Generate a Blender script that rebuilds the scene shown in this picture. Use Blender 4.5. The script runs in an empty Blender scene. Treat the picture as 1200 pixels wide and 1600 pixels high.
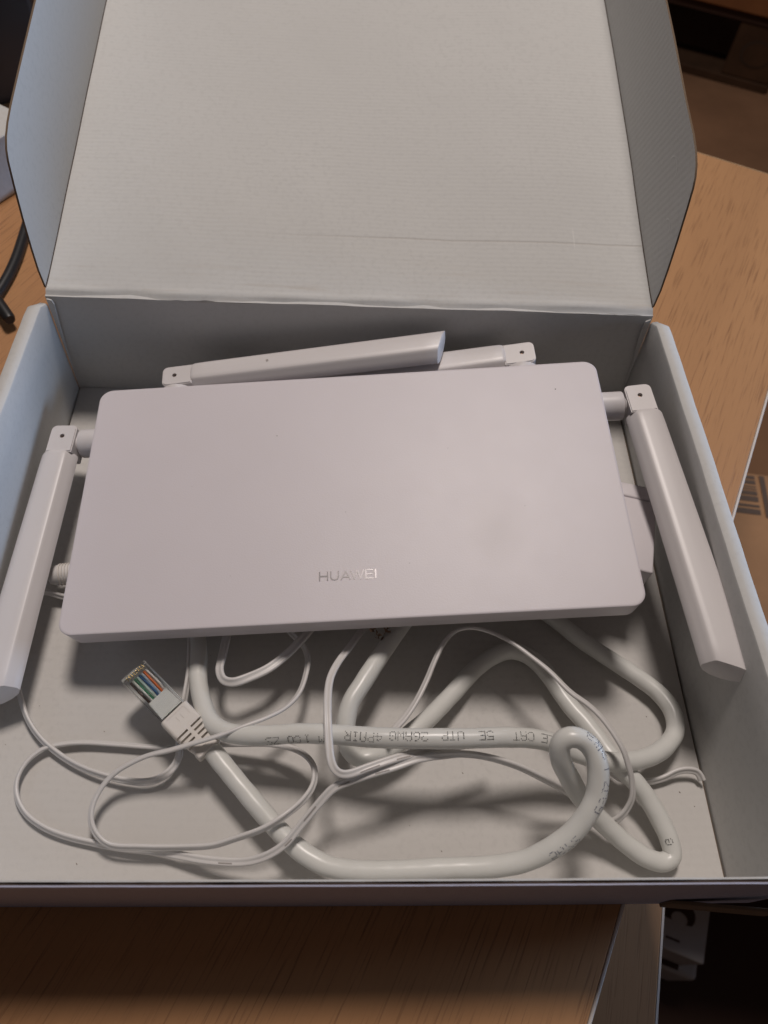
import bpy, bmesh, math, random
from math import radians, sin, cos, pi
from mathutils import Vector, Matrix, Euler
random.seed(7)
S = bpy.context.scene
C = S.collection

# ---------------------------------------------------------------- camera
cam = bpy.data.cameras.new("camera")
cam.sensor_fit = 'VERTICAL'; cam.sensor_height = 24.0; cam.lens = 24.0 * 1160.57 / 1600.0
cam.clip_start = 0.01; cam.clip_end = 60
camo = bpy.data.objects.new("camera", cam); C.objects.link(camo)
camo.location = (0.15, -0.02936, 0.31557)
camo.rotation_euler = (0.565474, -0.048832, -0.00849)
cam.dof.use_dof = True; cam.dof.focus_distance = 0.315; cam.dof.aperture_fstop = 9.0
S.camera = camo

# ---------------------------------------------------------------- light
world = bpy.data.worlds.new("World"); S.world = world; world.use_nodes = True
bg = world.node_tree.nodes["Background"]
bg.inputs[0].default_value = (1.0, 0.82, 0.78, 1); bg.inputs[1].default_value = 0.050

def area(name, loc, target, size, sy, power, col, shape='RECTANGLE'):
    l = bpy.data.lights.new(name, 'AREA'); l.shape = shape; l.size = size; l.size_y = sy
    l.energy = power; l.color = col
    o = bpy.data.objects.new(name, l); C.objects.link(o); o.location = loc
    o.rotation_euler = (Vector(target) - Vector(loc)).to_track_quat('-Z', 'Y').to_euler()
    return o
area("ceiling_lamp", (0.22, 0.90, 1.80), (0.15, 0.12, 0), 0.40, 0.40, 23.5, (1.0, 0.90, 0.835), 'ELLIPSE')
wl = area("window_light", (1.35, 0.30, 0.25), (0.1, 0.20, 0.06), 0.45, 0.28, 1.9, (0.48, 0.68, 1.0))
wl.data.spread = radians(90)

S.view_settings.view_transform = 'Standard'; S.view_settings.look = 'None'
S.view_settings.exposure = 0.0; S.view_settings.gamma = 1.0

# ---------------------------------------------------------------- materials
def mat(name, col, rough=0.6, spec=0.5, **kw):
    m = bpy.data.materials.new(name); m.use_nodes = True
    b = m.node_tree.nodes["Principled BSDF"]
    b.inputs["Base Color"].default_value = (*col, 1); b.inputs["Roughness"].default_value = rough
    b.inputs["Specular IOR Level"].default_value = spec
    for k, v in kw.items():
        b.inputs[k.replace("_", " ")].default_value = v
    return m
class NT:
    def __init__(s, m):
        s.m = m; s.t = m.node_tree; s.b = s.t.nodes["Principled BSDF"]
        s.tc = s.t.nodes.new("ShaderNodeTexCoord")
    def n(s, typ, **ins):
        nd = s.t.nodes.new(typ)
        for k, v in ins.items():
            k = k.replace("_", " ")
            if isinstance(v, bpy.types.NodeSocket): s.t.links.new(v, nd.inputs[k])
            else: nd.inputs[k].default_value = v
        return nd
    def l(s, a, b): s.t.links.new(a, b)
    def mapped(s, scale, rot=(0, 0, 0), loc=(0, 0, 0)):
        m = s.t.nodes.new("ShaderNodeMapping"); s.l(s.tc.outputs["Object"], m.inputs[0])
        m.inputs["Scale"].default_value = scale; m.inputs["Rotation"].default_value = rot; m.inputs["Location"].default_value = loc
        return m.outputs[0]
    def noise(s, vec, scale, detail=3, rough=0.55):
        nd = s.n("ShaderNodeTexNoise", Vector=vec, Scale=scale, Detail=detail, Roughness=rough)
        return nd.outputs[0]
    def ramp(s, fac, stops):
        r = s.t.nodes.new("ShaderNodeValToRGB"); s.l(fac, r.inputs[0])
        e = r.color_ramp.elements
        while len(e) < len(stops): e.new(0.5)
        for i, (p, c) in enumerate(stops):
            e[i].position = p; e[i].color = (*c, 1) if len(c) == 3 else c
        return r.outputs[0]
    def mix(s, fac, a, b, mode='MIX'):
        x = s.t.nodes.new("ShaderNodeMix"); x.data_type = 'RGBA'; x.blend_type = mode
        for i, v in ((0, fac), (6, a), (7, b)):
            if isinstance(v, bpy.types.NodeSocket): s.l(v, x.inputs[i])
            else: x.inputs[i].default_value = v if i == 0 else (*v, 1)
        return x.outputs[2]
    def math(s, op, a, b=0.0, c=None):
        x = s.t.nodes.new("ShaderNodeMath"); x.operation = op
        for i, v in enumerate((a, b) if c is None else (a, b, c)):
            if isinstance(v, bpy.types.NodeSocket): s.l(v, x.inputs[i])
            else: x.inputs[i].default_value = v
        return x.outputs[0]
    def bump(s, h, strength, dist=0.001, prev=None):
        b = s.n("ShaderNodeBump", Strength=strength, Distance=dist, Height=h)
        if prev is not None: s.l(prev, b.inputs["Normal"])
        return b.outputs[0]

def cardboard(name, base, rib_axis=None, rib_period=0.0026, rib=0.25, seed=0.0, rib_angle=0.0, extra=None):
    """white lined corrugated board: paper grain, faint flutes, specks"""
    m = mat(name, base, 0.72, 0.35); k = NT(m)
    v = k.mapped((1, 1, 1), (0, 0, rib_angle), (seed, seed * .7, 0))
    blotch = k.noise(v, 9, 3); grain = k.noise(v, 900, 2); fine = k.noise(v, 380, 3)
    c = k.mix(k.ramp(blotch, [(0.3, (0, 0, 0)), (0.7, (1, 1, 1))]), tuple(x * .97 for x in base), tuple(min(1, x * 1.02) for x in base))
    c = k.mix(k.ramp(fine, [(0.35, (1, 1, 1)), (0.5, (0, 0, 0))]), c, tuple(x * .95 for x in base))
    speck = k.noise(v, 330, 1)
    c = k.mix(k.ramp(speck, [(0.82, (0, 0, 0)), (0.85, (1, 1, 1))]), c, (.30, .25, .20))
    h = k.math('ADD', k.math('MULTIPLY', grain, .35), k.math('MULTIPLY', fine, .4))
    nrm = k.bump(h, .2, .0003)
    if rib_axis is not None:
        sep = k.n("ShaderNodeSeparateXYZ", Vector=v)
        wob = k.math('MULTIPLY', k.noise(v, 30, 2), .0022)
        a = k.math('ADD', sep.outputs[rib_axis], wob)
        w = k.math('SINE', k.math('MULTIPLY', a, 2 * pi / rib_period))
        amp = k.math('MULTIPLY', w, k.noise(v, 14, 2))
        nrm = k.bump(amp, rib, .0005, nrm)
        c = k.mix(k.math('MULTIPLY', k.math('ADD', amp, .5), .05), c, tuple(x * .78 for x in base))
    if extra: c, nrm = extra(k, c, nrm)
    k.l(c, k.b.inputs["Base Color"]); k.l(nrm, k.b.inputs["Normal"])
    return m

WHITE = (0.575, 0.575, 0.565)
def lid_extra(k, c, nrm):
    o = k.mapped((1, 1, 1)); sp = k.n("ShaderNodeSeparateXYZ", Vector=o)
    x, y = sp.outputs[0], sp.outputs[1]
    # pressed crease line running across the lid, fading at its left end
    yy = k.math('ADD', y, k.math('MULTIPLY', k.noise(o, 40, 2), .0012))
    yy = k.math('ADD', yy, k.math('MULTIPLY', x, -.004))
    d = k.math('ABSOLUTE', k.math('SUBTRACT', yy, .0415))
    line = k.ramp(k.math('MULTIPLY', d, 1000), [(0.0, (1, 1, 1)), (0.9, (0, 0, 0))])
    mask = k.ramp(x, [(0.10, (0, 0, 0)), (0.17, (1, 1, 1))])
    mk = k.math('MULTIPLY', line, mask)
    c = k.mix(k.math('MULTIPLY', mk, .26), c, (.36, .31, .26))
    nrm = k.bump(mk, .3, -.0005, nrm)
    # short scratch
    d2 = k.math('ABSOLUTE', k.math('SUBTRACT', x, .2622))
    s2 = k.math('MULTIPLY', k.ramp(k.math('MULTIPLY', d2, 1000), [(0.0, (1, 1, 1)), (0.5, (0, 0, 0))]),
                k.ramp(k.math('ABSOLUTE', k.math('SUBTRACT', y, .0455)), [(0.0045, (1, 1, 1)), (0.006, (0, 0, 0))]))
    c = k.mix(k.math('MULTIPLY', s2, .35), c, (.8, .79, .77))
    # grubby rub marks near the hinge
    rub = k.noise(k.mapped((18, 160, 1)), 1.0, 4)
    near = k.ramp(y, [(0.0, (1, 1, 1)), (0.03, (0, 0, 0))])
    c = k.mix(k.math('MULTIPLY', k.math('MULTIPLY', k.ramp(rub, [(.55, (0, 0, 0)), (.7, (1, 1, 1))]), near), .45), c, (.42, .36, .30))
    return c, nrm
M_lid = cardboard("lid_board", WHITE, 1, .0027, .07, extra=lid_extra)
M_wall = cardboard("wall_board", WHITE, None, seed=3.1)
M_floorb = cardboard("floor_board", (0.575, 0.555, 0.53), 1, .0034, .03, seed=5.3)
M_flap = cardboard("flap_board", WHITE, 1, .0036, .34, seed=1.3, rib_angle=0)
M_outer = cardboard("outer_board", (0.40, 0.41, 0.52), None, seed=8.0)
M_kraft = mat("kraft_core", (.17, .12, .08), .9, .2)
M_darkedge = mat("cut_edge_ink", (.07, .05, .04), .9, .2)

def plastic(name, col, rough, bumpy=.08, stains=False, sss=0.0):
    m = mat(name, col, rough, .5); k = NT(m)
    v = k.mapped((1, 1, 1))
    g = k.noise(v, 1400, 2)
    k.l(k.bump(g, bumpy, .0003), k.b.inputs["Normal"])
    n1 = k.noise(v, 22, 4)
    c = k.mix(k.ramp(n1, [(.35, (0, 0, 0)), (.7, (1, 1, 1))]), col, tuple(x * .975 for x in col))
    if stains:
        st = k.noise(k.mapped((1, 1, 1), loc=(.31, .12, 0)), 26, 3)
        sp = k.n("ShaderNodeSeparateXYZ", Vector=v)
        dx = k.math('SUBTRACT', sp.outputs[0], .063); dy = k.math('ADD', sp.outputs[1], .026)
        r = k.math('SQRT', k.math('ADD', k.math('MULTIPLY', dx, dx), k.math('MULTIPLY', k.math('MULTIPLY', dy, dy), .45)))
        blot = k.math('MULTIPLY', k.ramp(k.math('ADD', r, k.math('MULTIPLY', st, .012)), [(.007, (1, 1, 1)), (.020, (0, 0, 0))]), .20)
        c = k.mix(blot, c, (.40, .36, .34))
        wide = k.math('MULTIPLY', k.ramp(st, [(.5, (0, 0, 0)), (.75, (1, 1, 1))]), .03)
        c = k.mix(wide, c, (.50, .46, .46))
        k.l(k.math('ADD', k.math('MULTIPLY', k.noise(v, 60, 4), .06), rough - .03), k.b.inputs["Roughness"])
    k.l(c, k.b.inputs["Base Color"])
    return m
M_top = plastic("router_matt_white", (.65, .608, .635), .45, .13, True)
M_body = plastic("router_body_white", (.62, .59, .61), .5)
M_ant = plastic("antenna_white", (.66, .63, .63), .38, .05)
M_logo = mat("logo_gloss", (.66, .63, .64), .16, .7, Metallic=.75)
M_adapt = plastic("adapter_white", (.65, .61, .63), .45)
M_dark = mat("dark_hole", (.02, .018, .018), .8)
M_cable = plastic("cable_sheath", (.68, .68, .65), .33, .03)
M_wire = plastic("thin_wire_sheath", (.66, .64, .625), .36, .02)
M_ink = mat("cable_ink", (.012, .012, .014), .7)
M_inkg = mat("wire_ink", (.36, .33, .31), .6)
M_boot = plastic("boot_cream", (.67, .63, .585), .55, .05)
M_clear = mat("clear_plastic", (.96, .98, .98), .06, .5, Transmission_Weight=1.0, IOR=1.45)
M_frost = mat("frosted_insert", (.80, .79, .76), .35, .5)
M_gold = mat("gold_contact", (.9, .68, .32), .25, .5, Metallic=1.0)
M_black = mat("black_plastic", (.012, .012, .013), .45)
M_foil = mat("brown_foil", (.30, .20, .14), .32, .6, Metallic=.6)

def wood(name, base, dark, streak=0.55):
    m = mat(name, base, .42, .4); k = NT(m)
    # grain runs along local Y
    vs = k.mapped((1, .030, 1)); vb = k.mapped((1, .12, 1), loc=(.3, .1, 0)); vf = k.mapped((1, .02, 1))
    broad = k.noise(vb, 14, 3); pores = k.noise(vs, 980, 2, .6); fib = k.noise(vf, 900, 3); den = k.noise(k.mapped((1, .3, 1)), 30, 2)
    c = k.mix(k.ramp(broad, [(.3, (0, 0, 0)), (.7, (1, 1, 1))]), base, tuple(b * .72 + d * .28 for b, d in zip(base, dark)))
    c = k.mix(k.math('MULTIPLY', fib, .5), c, tuple(b * .6 + d * .4 for b, d in zip(base, dark)))
    p = k.math('MULTIPLY', k.ramp(pores, [(.54, (0, 0, 0)), (.68, (1, 1, 1))]), k.ramp(den, [(.30, (.35, .35, .35)), (.7, (1, 1, 1))]))
    c = k.mix(k.math('MULTIPLY', p, streak), c, dark)
    k.l(c, k.b.inputs["Base Color"])
    k.l(k.bump(k.math('ADD', k.math('MULTIPLY', p, -1), k.math('MULTIPLY', fib, .3)), .25, .0002), k.b.inputs["Normal"])
    return m
M_table = wood("beech_laminate", (.50, .255, .110), (.13, .052, .024), .68)
M_cab = wood("cabinet_laminate", (.44, .25, .13), (.14, .06, .03), .4)
def brownboard(name, base, sc=6):
    m = mat(name, base, .8, .25); k = NT(m); v = k.mapped((1, 1, 1))
    n = k.noise(v, sc, 5, .6); f = k.noise(v, sc * 30, 3)
    c = k.mix(k.ramp(n, [(.3, (0, 0, 0)), (.7, (1, 1, 1))]), tuple(x * .62 for x in base), tuple(x * 1.12 for x in base))
    c = k.mix(k.math('MULTIPLY', f, .25), c, tuple(x * .7 for x in base))
    k.l(c, k.b.inputs["Base Color"]); return m
M_carton = brownboard("brown_carton", (.36, .19, .09))
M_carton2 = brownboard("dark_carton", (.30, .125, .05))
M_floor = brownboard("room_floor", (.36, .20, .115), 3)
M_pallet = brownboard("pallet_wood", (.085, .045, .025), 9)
M_darkbrown = mat("dark_brown", (.045, .020, .012), .9)  # plain dark brown; on the floor sheet it stands in for shade
M_edge = mat("edge_strip", (.66, .60, .55), .2)  # specular highlight of the table's right edge is put into this pale colour
M_edge2 = mat("wood_edge_strip", (.42, .27, .15), .4)
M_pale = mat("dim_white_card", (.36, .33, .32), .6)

# ---------------------------------------------------------------- helpers
def link(name, bm_or_me, m, parent=None, smooth=False, mw=None):
    if isinstance(bm_or_me, bmesh.types.BMesh):
        me = bpy.data.meshes.new(name); bmesh.ops.recalc_face_normals(bm_or_me, faces=bm_or_me.faces[:]); bm_or_me.to_mesh(me); bm_or_me.free()
    else: me = bm_or_me
    if smooth:
        for p in me.polygons: p.use_smooth = True
        if smooth != 'all': me.set_sharp_from_angle(angle=radians(smooth if smooth is not True else 40))
    if m is not None and len(me.materials) == 0: me.materials.append(m)
    o = bpy.data.objects.new(name, me); C.objects.link(o)
    if parent is not None: o.parent = parent
    if mw is not None: o.matrix_local = mw
    return o
def tag(o, label=None, cat=None, group=None, kind=None):
    for k, v in (("label", label), ("category", cat), ("group", group), ("kind", kind)):
        if v: o[k] = v
    return o
def empty(name, mw=None):
    o = bpy.data.objects.new(name, None); C.objects.link(o); o.empty_display_size = .01
    if mw is not None: o.matrix_world = mw
    return o
def box_bm(lo, hi, bev=0.0, seg=2, bm=None, M=None):
    b = bm or bmesh.new()
    vs = [b.verts.new((x, y, z)) for z in (lo[2], hi[2]) for y in (lo[1], hi[1]) for x in (lo[0], hi[0])]
    fs = [b.faces.new([vs[i] for i in f]) for f in ((0, 2, 3, 1), (4, 5, 7, 6), (0, 1, 5, 4), (2, 6, 7, 3), (0, 4, 6, 2), (1, 3, 7, 5))]
    if bev > 0:
        es = list({e for f in fs for e in f.edges})
        r = bmesh.ops.bevel(b, geom=es, offset=bev, segments=seg, affect='EDGES', profile=.5)
    if M is not None and bm is None: b.transform(M)
    return b
def loft(rings, cap=True, bm=None):
    b = bm or bmesh.new(); R = [[b.verts.new(p) for p in r] for r in rings]; n = len(rings[0])
    for a, c in zip(R[:-1], R[1:]):
        for i in range(n): b.faces.new((a[i], a[(i + 1) % n], c[(i + 1) % n], c[i]))
    if cap: b.faces.new(R[0][::-1]); b.faces.new(R[-1])
    return b
def cyl_rings(c, ax, r_list, n=24, flat=1.0):
    """r_list: (distance along axis, radius)"""
    ax = Vector(ax).normalized(); u = ax.orthogonal().normalized(); w = ax.cross(u)
    return [[Vector(c) + ax * d + (u * cos(2 * pi * i / n) + w * sin(2 * pi * i / n)) * r for i in range(n)] for d, r in r_list]
def evald(o):
    dg = bpy.context.evaluated_depsgraph_get(); me = bpy.data.meshes.new_from_object(o.evaluated_get(dg), depsgraph=dg)
    return me
def cut(o, cutters):
    """boolean difference with a bmesh of cutters, baked into the mesh"""
    cm = bpy.data.meshes.new("tmp_cut"); bmesh.ops.recalc_face_normals(cutters, faces=cutters.faces[:]); cutters.to_mesh(cm); cutters.free()
    co = bpy.data.objects.new("tmp_cut", cm); C.objects.link(co); co.matrix_world = o.matrix_world
    p, ml = o.parent, o.matrix_local.copy()
    md = o.modifiers.new("b", 'BOOLEAN'); md.object = co; md.operation = 'DIFFERENCE'; md.solver = 'EXACT'
    bpy.context.view_layer.update(); co.matrix_world = o.matrix_world
    bpy.context.view_layer.update()
    me = evald(o); o.modifiers.clear(); old = o.data; o.data = me
    for pl in me.polygons: pl.use_smooth = False
    bpy.data.objects.remove(co)

def smooth_path(pts, step=.0015, sub=12):
    """Catmull-Rom (centripetal-ish) through pts of n dims, resampled evenly"""
    P = [Vector(p[:3]) for p in pts]; X = [p[3] if len(p) > 3 else 0.0 for p in pts]
    out = []
    n = len(P)
    for i in range(n - 1):
        p0 = P[i - 1] if i else P[0] * 2 - P[1]; p1, p2 = P[i], P[i + 1]; p3 = P[i + 2] if i + 2 < n else P[-1] * 2 - P[-2]
        d1 = max(1e-5, (p1 - p0).length ** .5); d2 = max(1e-5, (p2 - p1).length ** .5); d3 = max(1e-5, (p3 - p2).length ** .5)
        m1 = ((p1 - p0) / d1 - (p2 - p0) / (d1 + d2) + (p2 - p1) / d2) * d2
        m2 = ((p2 - p1) / d2 - (p3 - p1) / (d2 + d3) + (p3 - p2) / d3) * d2
        for j in range(sub):
            t = j / sub; t2, t3 = t * t, t * t * t
            q = p1 * (2 * t3 - 3 * t2 + 1) + m1 * (t3 - 2 * t2 + t) + p2 * (-2 * t3 + 3 * t2) + m2 * (t3 - t2)
            out.append((q, X[i] * (1 - t) + X[i + 1] * t))
    out.append((P[-1], X[-1]))
    for _ in range(3):
        out = [out[0]] + [((out[i - 1][0] + out[i][0] * 2 + out[i + 1][0]) / 4, (out[i - 1][1] + out[i][1] * 2 + out[i + 1][1]) / 4) for i in range(1, len(out) - 1)] + [out[-1]]
    res = [out[0]]; acc = 0
    for a, b in zip(out[:-1], out[1:]):
        L = (b[0] - a[0]).length
        if L < 1e-9: continue
        while acc + L >= step:
            t = (step - acc) / L; q = (a[0].lerp(b[0], t), a[1] * (1 - t) + b[1] * t); res.append(q)
            a = q; L = (b[0] - a[0]).length; acc = 0
            if L < 1e-9: break
        acc += L
    res.append(out[-1]); return res
def frames(path):
    F = []; n = len(path); prev = None
    for i in range(n):
        t = (path[min(i + 1, n - 1)][0] - path[max(i - 1, 0)][0]).normalized()
        up = Vector((0, 0, 1)) - t * t.z
        if up.length < .15 and prev: up = prev - t * prev.dot(t)
        up.normalize(); prev = up
        a = path[i][1]; B = t.cross(up)
        N2 = up * cos(a) + B * sin(a); B2 = t.cross(N2)
        F.append((path[i][0], t, N2, B2))
    return F
def sweep_uneven(F, r, n=20):
    """round sheath that is very slightly uneven and flattens a little in tight bends"""
    rings = []
    for i, (c, t, N, B) in enumerate(F):
        a = F[max(0, i - 4)][1]; b2 = F[min(len(F) - 1, i + 4)][1]; k = min(1.0, a.angle(b2, 0) / 1.6)
        bend = (b2 - a); bend = bend - t * bend.dot(t)
        bd = bend.normalized() if bend.length > 1e-4 else N
        ring = []
        for q in range(n):
            ph = 2 * pi * q / n; d = N * cos(ph) + B * sin(ph)
            rr = r * (1 + .012 * sin(i * .31) + .009 * sin(i * .83 + 2 * ph) - .07 * k * (d.dot(bd) ** 2) + .03 * k)
            ring.append(c + d * rr)
        rings.append(ring)
    return loft(rings)
def sweep(F, sec):
    return loft([[c + N * z + B * y for (y, z) in sec] for c, t, N, B in F])
def circle(r, n=18): return [(r * sin(2 * pi * i / n), r * cos(2 * pi * i / n)) for i in range(n)]
FONT = {'A': "01110 10001 10001 11111 10001 10001 10001", 'B': "11110 10001 10001 11110 10001 10001 11110", 'C': "01110 10001 10000 10000 10000 10001 01110",
 'E': "11111 10000 10000 11110 10000 10000 11111", 'F': "11111 10000 10000 11110 10000 10000 10000", 'G': "01110 10001 10000 10111 10001 10001 01110",
 'I': "01110 00100 00100 00100 00100 00100 01110", 'L': "10000 10000 10000 10000 10000 10000 11111", 'M': "10001 11011 10101 10101 10001 10001 10001",
 'O': "01110 10001 10001 10001 10001 10001 01110", 'P': "11110 10001 10001 11110 10000 10000 10000", 'R': "11110 10001 10001 11110 10100 10010 10001",
 'T': "11111 00100 00100 00100 00100 00100 00100", 'U': "10001 10001 10001 10001 10001 10001 01110", 'W': "10001 10001 10001 10101 10101 11011 10001",
 'J': "00111 00010 00010 00010 00010 10010 01100", 'S': "01111 10000 10000 01110 00001 00001 11110", 'Z': "11111 00001 00010 00100 01000 10000 11111",
 '1': "00100 01100 00100 00100 00100 00100 01110", '2': "01110 10001 00001 00110 01000 10000 11111", '3': "11110 00001 00001 01110 00001 00001 11110", '4': "00010 00110 01010 10010 11111 00010 00010",
 '5': "11111 10000 11110 00001 00001 10001 01110", '6': "00110 01000 10000 11110 10001 10001 01110", '7': "11111 00001 00010 00100 01000 01000 01000",
 '-': "00000 00000 00000 11111 00000 00000 00000", '.': "00000 00000 00000 00000 00000 01100 01100", ' ': "00000 00000 00000 00000 00000 00000 00000"}
def nearest_s(F, p):
    p = Vector(p); best = min(range(len(F)), key=lambda i: (F[i][0] - p).length); return best
def dot_print(F, r, items, step, name, m, parent, h=.0030, w=.0020):
    """items: (text, start_index_pos, end pos (Vector), dir, phi, updir); dots lie on the sheath"""
    bm = bmesh.new()
    for text, p0, d, phi, up in items:
        i0 = nearest_s(F, p0); s = i0 * step
        for ch in text:
            g = FONT[ch].split()
            for row in range(7):
                for col in range(5):
                    if g[row][col] == '1' and random.random() > .06:
                        ss = s + d * col * w / 4; ph = phi + up * ((3 - row) * h / 6) / r
                        fi = ss / step; i = int(fi)
                        if i < 0 or i >= len(F) - 1: continue
                        f = fi - i; c0, t0, N0, B0 = F[i]; c1, t1, N1, B1 = F[i + 1]
                        c = c0.lerp(c1, f); N = N0.lerp(N1, f).normalized(); B = B0.lerp(B1, f).normalized(); t = t0.lerp(t1, f).normalized()
                        n = N * cos(ph) + B * sin(ph); q = t.cross(n); o = c + n * (r + .00005)
                        e = .000185 * random.uniform(.8, 1.15)
                        vs = [bm.verts.new(o + (t * x + q * y) * e) for x, y in ((-1, -.6), (0, -1.1), (1, -.6), (1, .6), (0, 1.1), (-1, .6))]
                        bm.faces.new(vs)
            s += d * w * 1.42
    return link(name, bm, m, parent)

exec_ns = None
# ================================================================ the cardboard box
D, H = 0.24869, 0.06428
BLt, BRt, BRf, FLt, FRt = (0.00258, 0.24892, 0.06428), (0.29834, 0.24876, 0.06428), (0.30086, 0.24704, 0.0), (-0.00193, 0.0, 0.06428), (0.30298, 0.0, 0.06428)
LID_A = 0.18147
boxo = tag(empty("cardboard_box"), "open white corrugated cardboard box holding the router and its cables, lid folded back", "box")
def lerp(a, b, t): return a + (b - a) * t
def wobble(x, y, s=1.0): return s * (sin(x * 61 + y * 23) * .5 + sin(x * 137 + 2 + y * 71) * .3 + sin(x * 311 + y * 190 + 1) * .2)
# floor of the box: flange gap at both sides shows the raw board below
bm = box_bm((0.0008, 0, -.0014), (BRf[0] - .0012, D - .0004, 0), 0)
for v in bm.verts:
    if v.co.y < .1 and v.co.x > .1: v.co.x = .2990
link("bottom_panel", bm, M_floorb, boxo)
bp = bpy.data.objects["bottom_panel"]
rs = random.Random(3)
for cx, cy, cz in [(0.02063, 0.0707, 0), (0.04953, 0.06008, 0), (0.14146, 0.03234, 0), (0.19867, 0.04371, 0), (0.07102, 0.03911, 0), (0.17607, 0.02343, 0), (0.29349, 0.03075, 0), (0.28858, 0.03627, 0), (0.08143, 0.00055, 0), (0.28088, 0.06774, 0), (0.04878, 0.00983, 0), (0.18839, 0.01405, 0)]:
    r_ = rs.uniform(.0002, .00038)
    link("crumb", loft([[(cx + r_ * q * cos(a * 1.257 + q) * (1.5 if a % 2 else .8), cy + r_ * q * sin(a * 1.257), z_) for a in range(5)] for q, z_ in ((.9, .00002), (1, .00015), (.5, .0003))]), M_kraft, bp)
link("under_board", box_bm((-.004, -.0036, -.0030), (.305, D + .002, -.0016)), M_kraft, boxo)
# side walls, double board rolled over at the top
def side_wall(right):
    rings = []; n = 40; T = .0073
    for i in range(n + 1):
        t = i / n; y = lerp(-.0022, D - .0006, t)
        if right: xb, xt = lerp(.3, BRf[0], t), lerp(FRt[0], BRt[0], t)
        else: xb, xt = 0.0, lerp(FLt[0], BLt[0], t)
        sg = 1 if right else -1
        h = H + wobble(y, 1, .00035); end = max(0, (t - .965) / .035); h2 = h - .004 * end ** 2
        bow = .0008 * sin(pi * t)
        w = T - .0022 * end ** 2
        inner = [(xb, -.0016), (lerp(xb, xt, .3) + sg * bow * .7, h * .3), (lerp(xb, xt, .7) + sg * bow, h * .7), (xt, h2 - .0018), (xt + sg * .0004, h2 - .0007), (xt + sg * .0013, h2 - .0001),
                 (xt + sg * .0032, h2 + .0001), (xt + sg * (w - .0016), h2 - .0002), (xt + sg * (w - .0005), h2 - .0009), (xt + sg * w, h2 - .0024), (xb + sg * (T + .0002), h * .5), (xb + sg * T, -.0030)]
        rings.append([(x, y, z) for x, z in inner])
    return link("side_wall", loft(rings), M_wall, boxo, smooth=35)
side_wall(False); side_wall(True)
# back wall
rings = []; n = 44
for i in range(n + 1):
    t = i / n
    b = Vector((lerp(0, BRf[0], t), lerp(D, BRf[1], t), -.0016)); tp = Vector((lerp(BLt[0], BRt[0], t), lerp(BLt[1], BRt[1], t), H - .0006 + wobble(t * .3, 0, .0004)))
    m1 = b.lerp(tp, .5) + Vector((0, .0006 * sin(pi * t), 0))
    o = Vector((0, .0028, 0)); rings.append([b, m1, tp, tp + o * .6, tp + o, m1 + o, b + o])
link("back_wall", loft(rings), M_wall, boxo, smooth=30)
# corner tabs folded against the back wall
for s in (0, 1):
    if s == 0: pts = [(.0015, D - .0009, .004), (.0028, D - .0009, .030), (.0062, D - .0008, H - .004), (.0056, D - .0008, H - .0015), (.0034, D - .0006, H - .0010)]
    else: pts = [(.2998, D - .0026, .004), (.2972, D - .0022, .034), (.2945, D - .0014, H - .010), (.2950, D - .0012, H - .003), (.2972, D - .0010, H - .0018)]
    b = bmesh.new(); a = [b.verts.new(p) for p in pts]; c = [b.verts.new((p[0], p[1] - .0007, p[2])) for p in pts]
    b.faces.new(a); b.faces.new(c[::-1])
    for i in range(len(pts)): b.faces.new((a[i], a[(i + 1) % len(pts)], c[(i + 1) % len(pts)], c[i]))
    link("corner_tab", b, M_wall, boxo)
# front wall: liner, kraft core, liner
def plate(y0, y1, zt, name, m, par, amp, ph=0.0, x0=-.0062, x1=.3078, zb=-.0030):
    rings = []
    for i in range(121):
        x = lerp(x0, x1, i / 120); bowy = -.0004 * sin(pi * i / 120) ; z = zt + wobble(x * 1.7, ph, amp)
        rings.append([(x, y0 + bowy, zb), (x, y0 + bowy, z), (x, y1 + bowy, z), (x, y1 + bowy, zb)])
    return link(name, loft(rings), m, par)
fw = plate(-.0042, -.0037, H, "front_wall", M_outer, boxo, .00040)
plate(-.0037, -.0028, H - .0009, "board_core", M_darkedge, fw, .0002, 1)
plate(-.0028, -.0022, H - .0002, "inner_liner", M_wall, fw, .00035, 2)
# torn notch tab at the right end of the front wall
b = box_bm((.271, -.0058, .0005), (.306, -.0044, .014), .0003, 1)
for v in b.verts:
    k = (v.co.x - .271) / .035; v.co.y -= .004 * k; v.co.z += .010 * k
link("torn_tab", b, M_kraft, fw)
# lid
LM = Matrix.Translation((0, BLt[1], H)) @ Matrix.Rotation(LID_A, 4, 'X')
LL = .30; nx, ny = 90, 80
def lidz(x, y):
    z = .0005 * wobble(x * .5, y * .5) + .0006 * sin(x / .3 * pi) * sin(y * 9)
    e = math.exp(-(y / .0022) ** 2)
    z += -.0011 * e + .0006 * math.exp(-((y - .0035) / .0018) ** 2) * (1 + .7 * sin(x * 90) * sin(x * 37 + 1))
    q_ = max(0, min(1, (x - .180) / .075)); z += .0030 * q_ * q_ * (3 - 2 * q_) * min(1, y / .09)
    z += .0010 * sin(y * 21 + 1) * sin(x * 17) * min(1, y / .05)
    if x > .12: z -= .00035 * math.exp(-((y - .0400) / .0011) ** 2)
    z -= .0010 * math.exp(-((x - .040) / .012) ** 2 - ((y - .0022) / .0022) ** 2); z += .0008 * math.exp(-((x - .066) / .010) ** 2 - ((y - .0015) / .002) ** 2); z -= .0006 * math.exp(-((x - .185) / .006) ** 2 - ((y - .002) / .002) ** 2)
    return z
b = bmesh.new(); V = []
ys = [0, .0012, .0024, .0036, .005, .007, .01] + [.01 + (LL - .01) * (j / ny) ** 1.0 for j in range(1, ny + 1)]
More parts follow.
